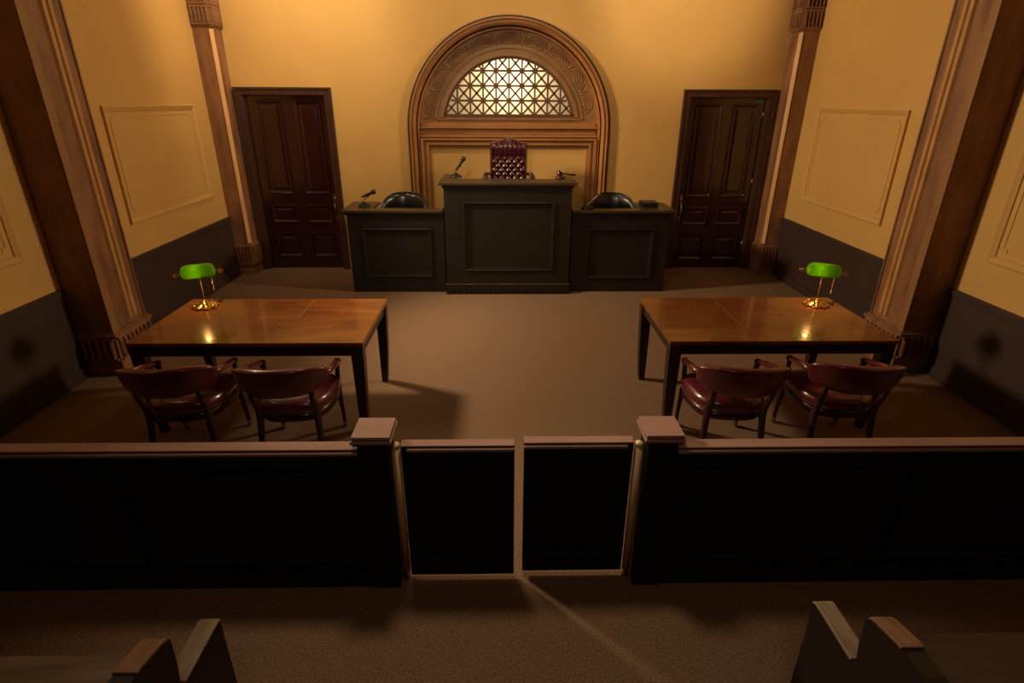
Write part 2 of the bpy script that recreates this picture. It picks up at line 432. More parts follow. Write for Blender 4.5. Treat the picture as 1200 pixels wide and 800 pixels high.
# ------------------------------------------------------------------ wainscot, baseboards, wall panel moldings
n = 2
def wains(side, y0, y1):
    global n
    x = XL if side < 0 else XR; s_ = -side
    b = MB()
    b.box(x, x + s_ * .018, y0, y1, 0, WZ - .045, 'wains'); b.box(x, x + s_ * .038, y0, y1, WZ - .045, WZ, 'wains')
    b.box(x, x + s_ * .028, y0, y1, WZ - .075, WZ - .045, 'wains')
    o = b.build('trim_%d' % n, bevel=.005); struct(o, 'dark brown wainscot on the %s wall' % ('left' if side < 0 else 'right'), 'wainscot'); n += 1
PY = {-1: (4.71, 5.21), 1: (4.70, 5.20)}
for sd in (-1, 1):
    wains(sd, YR, PY[sd][0]); wains(sd, PY[sd][1], 7.97)
for sd, nm in ((-1, 'left'), (1, 'right')):
    x = XL if sd < 0 else XR; s_ = -sd
    b = MB()
    for y0, y1 in ((YR, PY[sd][0]), (PY[sd][1], 7.95)):
        b.box(x + s_ * .018, x + s_ * .034, y0, y1, 0, .10, 'wains'); b.box(x + s_ * .018, x + s_ * .05, y0, y1, 0, .022, 'wains')
    struct(b.build('baseboard_' + nm, bevel=.004), 'dark baseboard along the %s wall' % nm, 'baseboard')
def wall_panel(side, y0, y1, z0, z1, label):
    global n
    x = XL if side < 0 else XR; s_ = -side
    b = MB()
    def ring(d, h): return [(x + s_ * h, y0 + d, z0 + d), (x + s_ * h, y1 - d, z0 + d), (x + s_ * h, y1 - d, z1 - d), (x + s_ * h, y0 + d, z1 - d)]
    b.rings([ring(0, 0), ring(0, .026), ring(.012, .032), ring(.03, .022), ring(.052, .012), ring(.056, 0)], 'wall', caps=False, smooth=False, loop=True)
    # small notched corners of a thin inner bead
    d = .095; q = .035
    def bead(dd, hh):
        a, c, e, f = y0 + dd, y1 - dd, z0 + dd, z1 - dd
        return [(x + s_ * hh, *p) for p in [(a + q, e), (c - q, e), (c - q, e + q), (c, e + q), (c, f - q), (c - q, f - q), (c - q, f), (a + q, f), (a + q, f - q), (a, f - q), (a, e + q), (a + q, e + q)]]
    b.rings([bead(d, 0), bead(d, .006), bead(d + .008, .006), bead(d + .008, 0)], 'wall', caps=False, smooth=False, loop=True)
    struct(b.build('trim_%d' % n), label, 'panel molding'); n += 1
wall_panel(-1, 5.85, 7.60, 1.15, 2.27, 'raised molding panel on left wall beyond the pilaster')
wall_panel(-1, 2.66, 4.42, 1.15, 2.27, 'raised molding panel on left wall nearer than the pilaster')
wall_panel(1, 5.86, 7.57, 1.14, 2.27, 'raised molding panel on right wall beyond the pilaster')
wall_panel(1, 2.72, 4.44, 1.14, 2.27, 'raised molding panel on right wall nearer than the pilaster')

# ------------------------------------------------------------------ pilasters
def ornament(mb, face, u0, u1, z0, z1, pos, out, k, m='pil'):
    """row of raised fluted tongues on a face; face 'x': plane x=pos, u=y; 'y': plane y=pos, u=x"""
    w = (u1 - u0) / k
    def bx(a, c, d, e, h):
        if face == 'x': mb.box(pos, pos + out * h, a, c, d, e, m)
        else: mb.box(a, c, pos, pos + out * h, d, e, m)
    bx(u0, u1, z1 - .024, z1, .024); bx(u0, u1, z0, z0 + .02, .02)
    for i in range(k):
        a = u0 + w * (i + .24); c = u0 + w * (i + .76)
        bx(a, c, z0 + .02 + (z1 - z0) * (.38 if i % 2 else .12), z1 - .024, .022)
        bx(a + (c - a) * .25, c - (c - a) * .25, z0 + .02, z1 - .05, .030)
def near_pilaster(side, label):
    global n
    x = XL if side < 0 else XR; s_ = -side; y0, y1 = PY[side]
    r = root('trim_%d' % n, (x, (y0 + y1) / 2, 0)); r['label'] = label; r['category'] = 'pilaster'; n += 1
    h = (y1 - y0) / 2; D = .34
    X = lambda d: s_ * d
    b = MB(); b.box(X(0), X(D - .012), -h, h, .40, 3.3, 'pil')
    b.box(X(D - .012), X(D), -h, -h + .085, .40, 3.3, 'band'); b.box(X(D - .012), X(D), h - .02, h, .40, 3.3, 'pil')
    b.build('shaft', r, bevel=.004)
    b = MB()
    for a, c in ((.0, .062), (.068, .13)):
        q = -h + .245
        b.prism([(X(D - .012), q + a), (X(D + .012), q + a + .012), (X(D + .012), q + c - .012), (X(D - .012), q + c)], 'z', .47, 3.3, 'gold2')
    b.build('gold_fillet', r)
    b = MB(); e = .03
    e = .012; b.box(X(0), X(D + e), -h - e, h + e, 0, .375, 'pil'); b.box(X(0), X(D + e + .022), -h - e - .022, h + e + .022, .375, .40, 'pil'); b.box(X(0), X(D + .015), -h - .015, h + .015, .40, .415, 'pil')
    ornament(b, 'x', -h - e + .01, h + e - .01, .15, .375, X(D + e), s_, 8)
    ornament(b, 'y', min(X(.03), X(D)), max(X(.03), X(D)), .15, .375, -h - e, -1, 5)
    b.build('base', r, bevel=.003)
    b = MB(); b.box(X(0), X(D + e), -h - e, h + e, 3.3, ZC, 'pil'); b.build('capital', r, bevel=.004)
near_pilaster(-1, 'brown painted pilaster with gold fillets on left wall')
near_pilaster(1, 'brown painted pilaster with gold fillets on right wall')
def corner_pilaster(side, label):
    global n
    x = XL if side < 0 else XR; s_ = -side; D = .242; y0 = 7.965 if side < 0 else 7.94
    r = root('trim_%d' % n, (x, y0, 0)); r['label'] = label; r['category'] = 'pilaster'; n += 1
    X = lambda d: s_ * d; dy = YB - y0; c = .036
    b = MB(); b.prism([(X(0), 0), (X(D - c), 0), (X(D - c), .012), (X(D - .012), c), (X(D), c), (X(D), dy), (X(0), dy)], 'z', .44, 3.15, 'pil'); b.build('shaft', r)
    b = MB(); b.prism([(X(D - c), -.002), (X(D - c + .008), -.008), (X(D + .008), c - .008), (X(D + .002), c)], 'z', .45, 3.13, 'gold'); b.build('gold_fillet', r)
    for nm, z0, z1 in (('base', 0, .44), ('capital', 3.15, 3.62)):
        b = MB(); e = .006 if nm == 'base' else .016
        b.box(X(0), X(D + e), -e, dy, z0, z1, 'pil')
        za, zb_ = (.14, .42) if nm == 'base' else (3.17, 3.38)
        ornament(b, 'y', min(X(.02), X(D + .01)), max(X(.02), X(D + .01)), za, zb_, -e, -1, 5)
        ornament(b, 'x', -.01, dy - .02, za, zb_, X(D + e), s_, 5)
        if nm == 'capital':
            ornament(b, 'y', min(X(.02), X(D + .01)), max(X(.02), X(D + .01)), 3.39, 3.60, -e, -1, 5)
            ornament(b, 'x', -.01, dy - .02, 3.39, 3.60, X(D + e), s_, 5)
        else: b.box(X(0), X(D + e + .006), -e - .006, dy, 0, .09, 'pil')
        b.build(nm, r, bevel=.002)
    b = MB(); b.box(X(0), X(D), 0, dy, 3.62, ZC, 'pil'); b.build('upper_block', r)
corner_pilaster(-1, 'brown pilaster in the left back corner beside the door')
corner_pilaster(1, 'brown pilaster in the right back corner beside the door')

# ------------------------------------------------------------------ platforms behind the bench
b = MB(); b.box(-1.86, -.76, 7.30, 8.2, 0, .18, 'carpet'); struct(b.build('trim_%d' % n), 'low carpeted platform behind the left side desk', 'platform'); n += 1
b = MB(); b.box(.94, 2.08, 7.30, 8.2, 0, .18, 'carpet'); struct(b.build('trim_%d' % n), 'low carpeted platform behind the right side desk', 'platform'); n += 1
b = MB(); b.box(-.64, .82, 7.18, 8.2, 0, .48, 'carpet'); struct(b.build('trim_%d' % n), 'raised platform under the judge chair', 'platform'); n += 1

# ------------------------------------------------------------------ judge bench and side desks
def desk(name, label, cat, x0, x1, yf, H, depth, ledge_d, panel, wings, plinth=False, ov=.045):
    xc = (x0 + x1) / 2
    t = thing(name, label, cat, (xc, yf, 0))
    w = (x1 - x0) / 2; px0, px1, pz0, pz1 = panel; px0 -= xc; px1 -= xc
    zt = H - .034
    b = MB()
    zb = .0
    b.box(-w, px0, 0, .03, zb, zt, 'bench'); b.box(px1, w, 0, .03, zb, zt, 'bench')
    b.box(px0, px1, 0, .03, zb, pz0, 'bench'); b.box(px0, px1, 0, .03, pz1, zt, 'bench')
    b.box(px0, px1, .016, .03, pz0, pz1, 'bench')
    b.build('front_panel', t)
    b = MB(); 
    def ring(d, y): return [(px0 - .014 + d, y, pz0 - .014 + d), (px1 + .014 - d, y, pz0 - .014 + d), (px1 + .014 - d, y, pz1 + .014 - d), (px0 - .014 + d, y, pz1 + .014 - d)]
    b.rings([ring(0, .001), ring(0, -.016), ring(.008, -.022), ring(.02, -.018), ring(.026, .0), ring(.036, .0), ring(.042, .017)], 'bench', caps=False, smooth=False)
    b.build('panel_molding', t)
    for sx in (-1, 1):
        b = MB(); b.box(sx * w, sx * (w - .03), .03, depth, 0, zt, 'bench'); b.build('side_panel', t)
    b = MB(); b.box(-w - .018, w + .018, -.022, .02, zt - .035, zt, 'bench'); b.build('cove_molding', t, bevel=.008)
    b = MB(); lx0 = -w - (ov if wings[0] is not None else 0); lx1 = w + (ov if wings[1] is not None else 0)
    yb = ledge_d
    poly = [(lx0, -.05), (lx1, -.05)]
    if wings[1]: poly += [(lx1, wings[1][1]), (lx1 - wings[1][0], wings[1][1]), (lx1 - wings[1][0] , yb)]
    else: poly += [(lx1, yb)]
    if wings[0]: poly += [(lx0 + wings[0][0], yb), (lx0 + wings[0][0], wings[0][1]), (lx0, wings[0][1])]
    else: poly += [(lx0, yb)]
    b.prism(poly, 'z', zt, H, 'ledge'); b.build('ledge', t, bevel=.006)
    if plinth:
        b = MB(); b.box(-w - .014, w + .014, -.028, .0, 0, .125, 'bench'); b.box(-w - .018, w + .018, -.034, 0, .125, .14, 'ledge')
        for k in range(30):
            xa = -w + (2 * w) * (k + .2) / 30; b.box(xa, xa + 2 * w / 30 * .6, -.036, -.026, .03, .085 if k % 2 else .10, 'bench')
        b.build('plinth', t, bevel=.003)
    return t
desk('judge_bench', 'tall dark wooden judge bench in the middle, with overhanging ledge and one large panel', 'judge bench', -.70, .877, 7.05, 1.42, .78, .33, (-.455, .655, .325, 1.168), ((.15, .80), (.15, .80)), plinth=True, ov=.058)
desk('clerk_desk', 'lower dark wooden desk joined to left side of the judge bench', 'desk', -1.935, -.722, 7.13, 1.075, .60, .12, (-1.74, -.893, .222, .826), ((.36, .60), None))
desk('witness_stand', 'lower dark wooden desk joined to right side of the judge bench', 'desk', .899, 2.15, 7.13, 1.075, .58, .12, (1.12, 1.945, .2, .826), (None, (.42, .57)))

# ------------------------------------------------------------------ microphones, gavel, box
def microphone(name, label, loc, rz, ang=.6, arm=.17, ml=.17, chrome=False):
    t = thing(name, label, 'microphone', loc, rz, 'desk microphones')
    b = MB(); b.lathe([(.075, 0), (.078, .008), (.07, .02), (.045, .035), (.018, .05), (.012, .06)], 'blackp'); b.build('base', t)
    c, s_ = math.cos(ang), math.sin(ang)
    b = MB(); b.tube([(0, 0, .05), (-.01, 0, .05 + arm * .3), (.03, 0, .05 + arm * .7), (.05, 0, .05 + arm)], .007, 'steel'); 
    b.box(.03, .07, -.014, .014, .04 + arm, .065 + arm, 'blackp'); b.build('stand', t)
    p = Vector((.05, 0, .065 + arm)); d = Vector((c, 0, s_))
    b = MB(); a0 = p - d * ml * .55; a1 = p + d * ml * .45
    b.tube([a0, a0 + d * .02, p, a1 - d * .02, a1], [.009, .013, .017, .019, .024], 'steel' if chrome else 'blackp')
    b.build('microphone_body', t)
    b = MB(); b.ball(a1 + d * .022, .024 if chrome else .031, 'steel' if chrome else 'blackp', 12); b.build('windscreen', t)
    return t
microphone('desk_microphone', 'black microphone on short stand on the left end of judge bench ledge', (-.575, 7.50, 1.42), .0, .95, .09, .15)
microphone('desk_microphone', 'black microphone on round base on the clerk desk left of bench', (-1.745, 7.34, 1.075), .0, .40, .085, .15)
microphone('desk_microphone', 'slim microphone leaning beside the black chair right of the judge bench', (1.09, 7.185, 1.075), .1, .72, .03, .24, chrome=True)

t = thing('gavel', 'wooden judge gavel lying on its sounding block', 'gavel', (.80, 7.42, 1.42 + .031), .15)
b = MB(); R = Matrix.Rotation(PI / 2, 4, 'X')
b.lathe([(.025, -.05), (.03, -.045), (.03, -.03), (.024, -.024), (.024, .024), (.03, .03), (.03, .045), (.025, .05)], 'cwood', mx=R, c=(-.05, 0, .032)); b.build('head', t)
b = MB(); b.lathe([(.0245, -.008), (.0255, -.006), (.0255, .006), (.0245, .008)], 'brass', mx=R, c=(-.05, 0, .032)); b.build('band', t)
b = MB(); b.tube([(-.03, 0, .032), (.02, 0, .028), (.09, 0, .016), (.15, 0, .01), (.165, 0, .01)], [.007, .008, .010, .013, .006], 'cwood'); b.build('handle', t)
b = MB(); b.lathe([(.06, 0), (.065, .006), (.062, .02), (.055, .03), (.0, .03)][:4] + [(.001, .03)], 'cwood'); tag(b.build('sounding_block'), 'round wooden sounding block under the gavel on right end of judge ledge', 'sounding block').location = (.76, 7.42, 1.42)

t = thing('document_box', 'small dark box standing on the outer end of right desk ledge', 'box', (1.93, 7.40, 1.075))
b = MB(); b.box(-.11, .09, -.11, .11, 0, .045, 'blackp'); b.build('body', t, bevel=.004)
b = MB(); b.box(-.113, .093, -.113, .113, .045, .06, 'bench'); b.build('lid', t, bevel=.003)

# ------------------------------------------------------------------ judge chair (tufted high back)
t = thing('judge_chair', 'tufted oxblood leather high-back chair behind the judge bench', 'chair', (.104, 7.80, .48))
Z0 = .42; W = .245; HT = 1.345
def back_outline(x):  # top edge height for x in -1..1
    return HT + .058 * (math.cos(max(-1, min(1, x * 1.05)) * PI) * .5 + .5) - .02 * max(0, abs(x) - .9) / .1
b = MB(); NU, NV = 72, 110; G = []
tz1 = 1.175
for j in range(NV + 1):
    v = j / NV; row = []
    for i in range(NU + 1):
        u = -1 + 2 * i / NU
        wv = W * (1.0 - .10 * max(0, (.25 - v) / .25) + .02 * math.sin(v * 6))
        zt = back_outline(u); z = Z0 + (zt - Z0) * v; x = u * wv
        e = min(1, (1 - abs(u)) / .12); f = min(1, v / .06, (1 - v) / .05)
        edge = (1 - (1 - e) ** 2) ** .5 * (1 - (1 - f) ** 2) ** .5
        y = -.055 * edge
        a = x / .092 + z / .105; c = x / .092 - z / .105
        if z < tz1 and abs(u) < .86:
            k = min(1, (tz1 - z) / .04, (.86 - abs(u)) / .05)
            y -= (.030 * (abs(math.sin(PI * a / 1)) * abs(math.sin(PI * c / 1))) ** .45 - .012) * k
        elif z >= tz1 and abs(u) < .9:
            y -= .007 * abs(math.sin(x * PI / .06)) * min(1, (z - tz1) / .05, (zt - z) / .06) + .012 * math.sin(min(1, (z - tz1) / .17) * PI)
        if abs(u) >= .86: y -= .014 * math.sin((abs(u) - .86) / .14 * PI)
        row.append(b.bm.verts.new((x, y, z)))
    G.append(row)
fs = []
for j in range(NV):
    for i in range(NU): fs.append(b.bm.faces.new([G[j][i], G[j][i + 1], G[j + 1][i + 1], G[j + 1][i]]))
b._setm(fs, 'leather2', True)
# back shell
prof = [(-1 + 2 * i / 24) for i in range(25)]
poly = [(-W * .9, Z0), (W * .9, Z0), (W, Z0 + .2)] + [(u * W, back_outline(u)) for u in prof[::-1]] + [(-W, Z0 + .2)]
b.prism(poly, 'y', .0, .05, 'leather2')
bk = b.build('backrest', t)
btn = None
for ii in range(-5, 6):
    for jj in range(3, 26):
        x = ii * .046; z = jj * .0525
        if (ii + jj) % 2 == 0 and abs(x) < W * .8 and Z0 + .08 < z < tz1 - .01:
            if btn is None:
                b = MB(); b.ball((0, 0, 0), .008, 'leather2', 6, sc=(1, .6, 1)); btn = b.build('tufting_button', bk); o = btn
            else: o = btn.copy(); C.objects.link(o); o.parent = bk
            o.location = (x, -.046, z)
b = MB()
b.prism([(-.25, -.50), (.25, -.50), (.27, -.44), (.25, -.02), (-.25, -.02), (-.27, -.44)], 'z', .40, .50, 'leather2'); b.build('seat', t, bevel=.03, seg=4)
for sx in (-1, 1):
    b = MB(); b.tube([(sx * .28, -.0, .95), (sx * .30, -.12, .96), (sx * .30, -.30, .955), (sx * .29, -.36, .92)], [.02, .028, .03, .026], 'cwood')
    b.ball((sx * .295, -.375, .945), .038, 'cwood', 10, sc=(1.15, .9, .8))
    b.tube([(sx * .29, -.30, .94), (sx * .28, -.28, .68), (sx * .26, -.22, .44)], .02, 'cwood'); b.tube([(sx * .24, .01, .95), (sx * .28, 0, .95)], .02, 'cwood')
    b.build('armrest', t)
b = MB(); b.tube([(0, -.25, .07), (0, -.25, .40)], .03, 'steel'); b.build('column', t)
b = MB()
for k in range(5):
    a = 2 * PI * k / 5 + .3; c, s_ = math.cos(a), math.sin(a)
    b.tube([(0, -.25, .09), (.15 * c, -.25 + .15 * s_, .075), (.28 * c, -.25 + .28 * s_, .06)], [.028, .02, .016], 'cwood'); b.ball((.28 * c, -.25 + .28 * s_, .028), .028, 'blackp', 8)
b.build('star_base', t)

# ------------------------------------------------------------------ black side chairs
def tub_chair():
    t = thing('tub_chair', '', 'chair', (0, 0, 0), 0, 'black chairs behind the side desks')
    # curved shell back facing -y
    b = MB(); R = []
    for i in range(33):
        a = math.radians(-95 + 190 * i / 32); q = abs(i - 16) / 16
        zt = .99 - .33 * q ** 3.2; rad = .305
        x, y = math.sin(a) * rad, math.cos(a) * rad * .85
        nx, ny = math.sin(a), math.cos(a)
        th = .028
        ring = []
        for (d, z) in [(-th, .42), (-th, zt - .05), (-th * .6, zt - .015), (0, zt), (th * .6, zt - .015), (th, zt - .05), (th, .42)]:
            lean = (z - .42) * .12
            ring.append((x + nx * d, y + ny * d + lean * max(0, math.cos(a)), z))
        R.append(ring)
    b.rings(R, 'black'); b.build('backrest', t)
    b = MB()
    pts = []
    for i in range(33):
        a = math.radians(-95 + 190 * i / 32); q = abs(i - 16) / 16; zt = .99 - .33 * q ** 3.2
        pts.append((math.sin(a) * .305, math.cos(a) * .26 + (zt - .42) * .12 * max(0, math.cos(a)), zt + .004))
    b.tube(pts, .012, 'black', 8); b.build('piping', t)
    b = MB(); b.lathe([(.23, .38), (.27, .40), (.275, .45), (.25, .48), (.1, .485), (.001, .485)], 'black', c=(0, -.03, 0)); b.build('seat', t)
    b = MB(); b.tube([(0, 0, .06), (0, 0, .385)], .025, 'steel'); b.build('column', t)
    b = MB()
    for k in range(5):
        a = 2 * PI * k / 5 + .3; c, s_ = math.cos(a), math.sin(a)
        b.tube([(0, 0, .08), (.12 * c, .12 * s_, .065), (.22 * c, .22 * s_, .05)], [.025, .018, .014], 'blackp'); b.ball((.22 * c, .22 * s_, .025), .025, 'blackp', 8)
    b.build('star_base', t)
    return t
tc = tub_chair(); tc.location = (-1.29, 7.55, .18); tc['label'] = 'black leather tub chair with rounded back behind the left side desk'
tc2 = copy_tree(tc); tc2.location = (1.50, 7.55, .18); tc2['label'] = 'black leather tub chair with rounded back behind the right side desk'

# ------------------------------------------------------------------ counsel tables
def table(label, x0, x1, y0, y1, seam, cross, cy):
    xc, yc = (x0 + x1) / 2, (y0 + y1) / 2
    t = thing('counsel_table', label, 'table', (xc, yc, 0), 0, 'counsel tables'); w, d = (x1 - x0) / 2, (y1 - y0) / 2
    b = MB(); b.box(-w, w, -d, d, .732, .76, 'table')
    tp = b.build('tabletop', t, bevel=.003)
    b = MB()
    far = x0 < 0
    b.box(seam - xc - .0022, seam - xc + .0022, (cy - yc) if far else -d + .25, d - .002, .7597, .7603, 'inlay')
    b.box(cross[0] - xc, cross[1] - xc, cy - yc - .003, cy - yc + .003, .7597, .7604, 'inlay' if far else 'seam')
    for q in (seam, cross[0] if far else cross[1]): b.box(q - xc - .0012, q - xc + .0012, -d + .002, d - .002, .7597, .7602, 'seam')
    b.build('inlay_line', tp)
    i = .02
    for (a, c, e, f) in ((-w + .03, w - .03, -d + i, -d + i + .022), (-w + .03, w - .03, d - i - .022, d - i), (-w + i, -w + i + .022, -d + .05, d - .05), (w - i - .022, w - i, -d + .05, d - .05)):
        b = MB(); b.box(a, c, e, f, .65, .732, 'twood'); b.build('apron', t)
    for sx in (-1, 1):
        for sy in (-1, 1):
            b = MB(); X = sx * (w - .05); Y = sy * (d - .05)
            R = []
            for z, h, off in ((.735, .044, 0), (.60, .043, 0), (.30, .037, 0), (.10, .030, .004), (.0, .025, .012)):
                cx, cy_ = X - sx * (.044 - h), Y - sy * (.044 - h)
                R.append([(cx - h, cy_ - h, z), (cx + h, cy_ - h, z), (cx + h, cy_ + h, z), (cx - h, cy_ + h, z)])
            b.rings(R, 'twood', smooth=False); b.build('leg', t, bevel=.003)
    return t
table('polished wooden counsel table on the left side, with green lamp on its left end', -2.645, -.982, 3.675, 4.637, -1.60, (-1.97, -1.60), 4.19)
table('polished wooden counsel table on the right side, with green lamp on its right end', 1.212, 2.875, 3.682, 4.652, 1.845, (1.97, 2.27), 4.22)

# ------------------------------------------------------------------ banker lamps
def lamp():
    t = thing('banker_lamp', '', 'lamp', (0, 0, 0), 0, 'green banker lamps on the tables')
    b = MB()
    sc_ = lambda a, r, z: 1 + (.10 * math.cos(8 * a) if r > .05 else 0)
    b.lathe([(.085, .0), (.098, .004), (.10, .010), (.088, .018), (.07, .02), (.062, .028), (.045, .034), (.028, .036), (.02, .05), (.012, .058)], 'brass', n=64, fn=sc_)
    for k in range(8):
        a = 2 * PI * k / 8; b.ball((.082 * math.cos(a), .082 * math.sin(a), .018), .014, 'brass', 8, sc=(1.1, 1.1, .7))
    b.build('base', t)
    b = MB(); b.lathe([(.012, .05), (.0075, .065), (.006, .10), (.0062, .24), (.010, .25), (.006, .262)], 'brass', n=14); b.ball((0, 0, .252), .013, 'brass', 10); b.build('post', t)
    # yoke: curled arms that hold the shade at its ends
    for sx in (-1, 1):
        b = MB()
        b.tube([(0, .02, .262), (sx * .05, .045, .285), (sx * .12, .03, .295), (sx * .148, 0, .29)], .0045, 'brass', 8)
        b.tube([(sx * .135, 0, .29), (sx * .168, 0, .29)], .006, 'brass', 8)
        b.tube([(sx * (.163 + .014 * math.cos(q)), .0, .284 + .015 * math.sin(q)) for q in [PI / 2 - sx * 0 + i * .55 for i in range(9)]], .005, 'brass', 8)
        b.ball((sx * .172, 0, .29), .009, 'brass', 8); b.build('shade_arm', t)
    # half-barrel glass shade, open below, with rounded ends
    b = MB(); R = []; Lh = .128; r0 = .072
    NS = 26
    for i in range(NS + 1):
        u = -1 + 2 * i / NS; x = Lh * math.sin(u * PI / 2) if abs(u) > 0 else 0
        x = Lh * (1 - (1 - abs(u)) ** 1.6) * (1 if u > 0 else -1)
        q = 1 - (abs(x) / Lh) ** 7; r = max(r0 * (q ** .42), .004)
        ring = []
        for k in range(17):
            a = math.radians(-18 + 216 * k / 16)
            ring.append((x, r * math.cos(a) * 1.12, .29 + r * math.sin(a) - (.004)))
        R.append(ring)
    b.rings(R, 'greenglass', closed=False)
    b.build('lamp_shade', t, solid=.004)
    b = MB(); b.tube([(-.06, .0, .293), (-.05, 0, .293), (.0, 0, .293), (.012, 0, .293)], [.004, .008, .008, .004], 'bulb', 12); b.build('bulb', t)
    b = MB(); b.tube([(.012, 0, .293), (.04, 0, .293)], .012, 'brass', 10); b.tube([(.03, 0, .293), (.0, .02, .262)], .005, 'brass', 8); b.build('socket', t)
    b = MB()
    for k in range(22): b.ball((.088, .005, .235 - k * .0052), .0036, 'brass', 6)
    b.ball((.088, .005, .118), .007, 'brass', 8); b.tube([(.04, 0, .293), (.088, .003, .285), (.088, .005, .235)], .003, 'brass', 6); b.build('pull_chain', t)
    b = MB(); b.tube([(.05, .08, .012), (.10, .10, .005), (.13, .06, .004), (.12, .11, .004), (.15, .17, .005), (.14, .24 - .06, .004)], .003, 'rub', 6); b.build('cord', t)
    return t
lp = lamp(); lp.location = (-2.447, 4.445, .7606); lp.rotation_euler[2] = .5; lp['label'] = 'brass banker lamp with green glass shade on the left counsel table'
lp2 = copy_tree(lp); lp2.location = (2.668, 4.457, .7606); lp2.rotation_euler[2] = -.5; lp2['label'] = 'brass banker lamp with green glass shade on the right counsel table'
def bulb_light(lampo):
    d = bpy.data.lights.new('lamp_bulb_light', 'POINT'); d.energy = 2.0; d.color = (1, .50, .13); d.shadow_soft_size = .015
    o = bpy.data.objects.new('lamp_bulb_light', d); C.objects.link(o)
    a = lampo.rotation_euler[2]; L = Vector((-.03 * math.cos(a) + .022 * math.sin(a), -.03 * math.sin(a) - .022 * math.cos(a), .288)); o.location = Vector(lampo.location) + L
bulb_light(lp); bulb_light(lp2)

# ------------------------------------------------------------------ captain's chairs
def captain_chair():
    t = thing('captains_chair', '', 'chair', (0, 0, 0), 0, 'oxblood leather chairs at the counsel tables')
    # seat cushion
    def outline(k, z, n=44):
        P = []
        for i in range(n):
            a = 2 * PI * i / n; c, s_ = math.cos(a), math.sin(a); e = .62
            x = .292 * (abs(c) ** e) * (1 if c > 0 else -1); y = .245 * (abs(s_) ** e) * (1 if s_ > 0 else -1)
            x *= 1 + .14 * (y / .245)
            P.append((x * k, .035 + y * k, z))
        return P
    b = MB(); b.rings([outline(.97, .405), outline(1.0, .42), outline(1.01, .45), outline(.98, .475), outline(.9, .494), outline(.72, .507), outline(.4, .513), outline(.05, .514)], 'leather'); seat = b.build('seat', t)
    b = MB()
    for p in outline(1.016, .424, 84): b.ball(p, .0042, 'nail', 5)
    pp = outline(1.014, .424, 84); b.tube(pp + [pp[0]], .0030, 'leather', 6)
    b.build('nail_trim', seat)
    b = MB(); b.rings([outline(.93, .345), outline(.96, .35), outline(.96, .404), outline(.9, .404)], 'cwood'); b.build('seat_frame', t)
    # padded wrap-around back band
    b = MB(); R = []; NB = 30
    for i in range(NB + 1):
        u = -1 + 2 * i / NB; a = u * math.radians(66)
        x = .305 * math.sin(a) / math.sin(math.radians(66)); y = -.335 + .42 * (1 - math.cos(a)) * .62
        nx, ny = math.sin(a), -math.cos(a)
        q = abs(u)
        endf = (1 - max(0, (q - .86) / .14) ** 2) ** .5 if q < 1 else .05
        zt = .812 - .055 * q ** 3; zb_ = .605 + .045 * q ** 3
        zm = (zt + zb_) / 2; hh = (zt - zb_) / 2 * max(endf, .12); th = .030 * max(endf, .2)
        ring = []
        for k in range(16):
            g = 2 * PI * k / 16; c, s_ = math.cos(g), math.sin(g)
            cz = (abs(s_) ** .45) * (1 if s_ > 0 else -1); cx = (abs(c) ** .6) * (1 if c > 0 else -1)
            z = zm + hh * cz
            lean = (z - .6) * .30
            tk = th * (1.25 if s_ > .6 else 1)
            ring.append((x + nx * (tk * cx + lean * .6), y + ny * (tk * cx) - lean * .35, z))
        R.append(ring)
    b.rings(R, 'leather'); b.build('backrest', t)
    for sx in (-1, 1):
        b = MB()
        pts = [(sx * .30, -.20, .705), (sx * .315, -.12, .695), (sx * .315, .0, .668), (sx * .305, .10, .642), (sx * .295, .15, .628)]
        R = []
        for (x, y, z), s2 in zip(pts, (.9, 1, 1, .95, .9)):
            R.append([(x + .030 * s2 * math.cos(2 * PI * k / 12), y, z + .021 * s2 * math.sin(2 * PI * k / 12)) for k in range(12)])
        b.rings(R, 'leather'); arm = b.build('armrest', t)
        b = MB(); b.ball((sx * .293, .17, .618), .032, 'cwood', 10, sc=(1, 1.1, .7)); b.build('arm_knuckle', arm)
        b = MB()
        b.tube([(sx * .290, .165, .61), (sx * .288, .185, .57), (sx * .276, .205, .50), (sx * .265, .215, .42), (sx * .262, .235, .34), (sx * .262, .262, .22), (sx * .262, .285, .10), (sx * .262, .29, .06)],
               [.022, .018, .019, .024, .024, .019, .016, .019], 'cwood', 12); lg = b.build('leg', t)
        b = MB(); b.tube([(sx * .262, .29, .06), (sx * .262, .29, .045)], .014, 'steel', 10); b.lathe([(.01, -.012), (.024, -.01), (.026, 0), (.024, .01), (.01, .012)], 'steel', mx=Matrix.Rotation(PI / 2, 4, 'Y'), c=(sx * .262, .30, .0265)); b.build('caster', lg)
        b = MB()
        b.tube([(sx * .215, -.285, .64), (sx * .21, -.265, .56), (sx * .205, -.225, .47), (sx * .208, -.21, .40), (sx * .215, -.225, .28), (sx * .225, -.262, .14), (sx * .23, -.28, .055)],
               [.02, .022, .024, .027, .024, .02, .018], 'cwood', 12); lg = b.build('leg', t)
        b = MB(); b.tube([(sx * .23, -.28, .06), (sx * .23, -.28, .045)], .014, 'steel', 10); b.lathe([(.01, -.012), (.024, -.01), (.026, 0), (.024, .01), (.01, .012)], 'steel', mx=Matrix.Rotation(PI / 2, 4, 'Y'), c=(sx * .23, -.29, .0265)); b.build('caster', lg)
    return t
CH = [(-2.165, 3.50, .09, 'oxblood leather captain chair at left table, the left one under the lamp end'),
      (-1.43, 3.49, .06, 'oxblood leather captain chair at left table, the one nearer the gate'),
      (1.583, 3.475, -.05, 'oxblood leather captain chair at right table, the one nearer the gate'),
      (2.355, 3.50, -.11, 'oxblood leather captain chair at right table, the right one under the lamp end')]
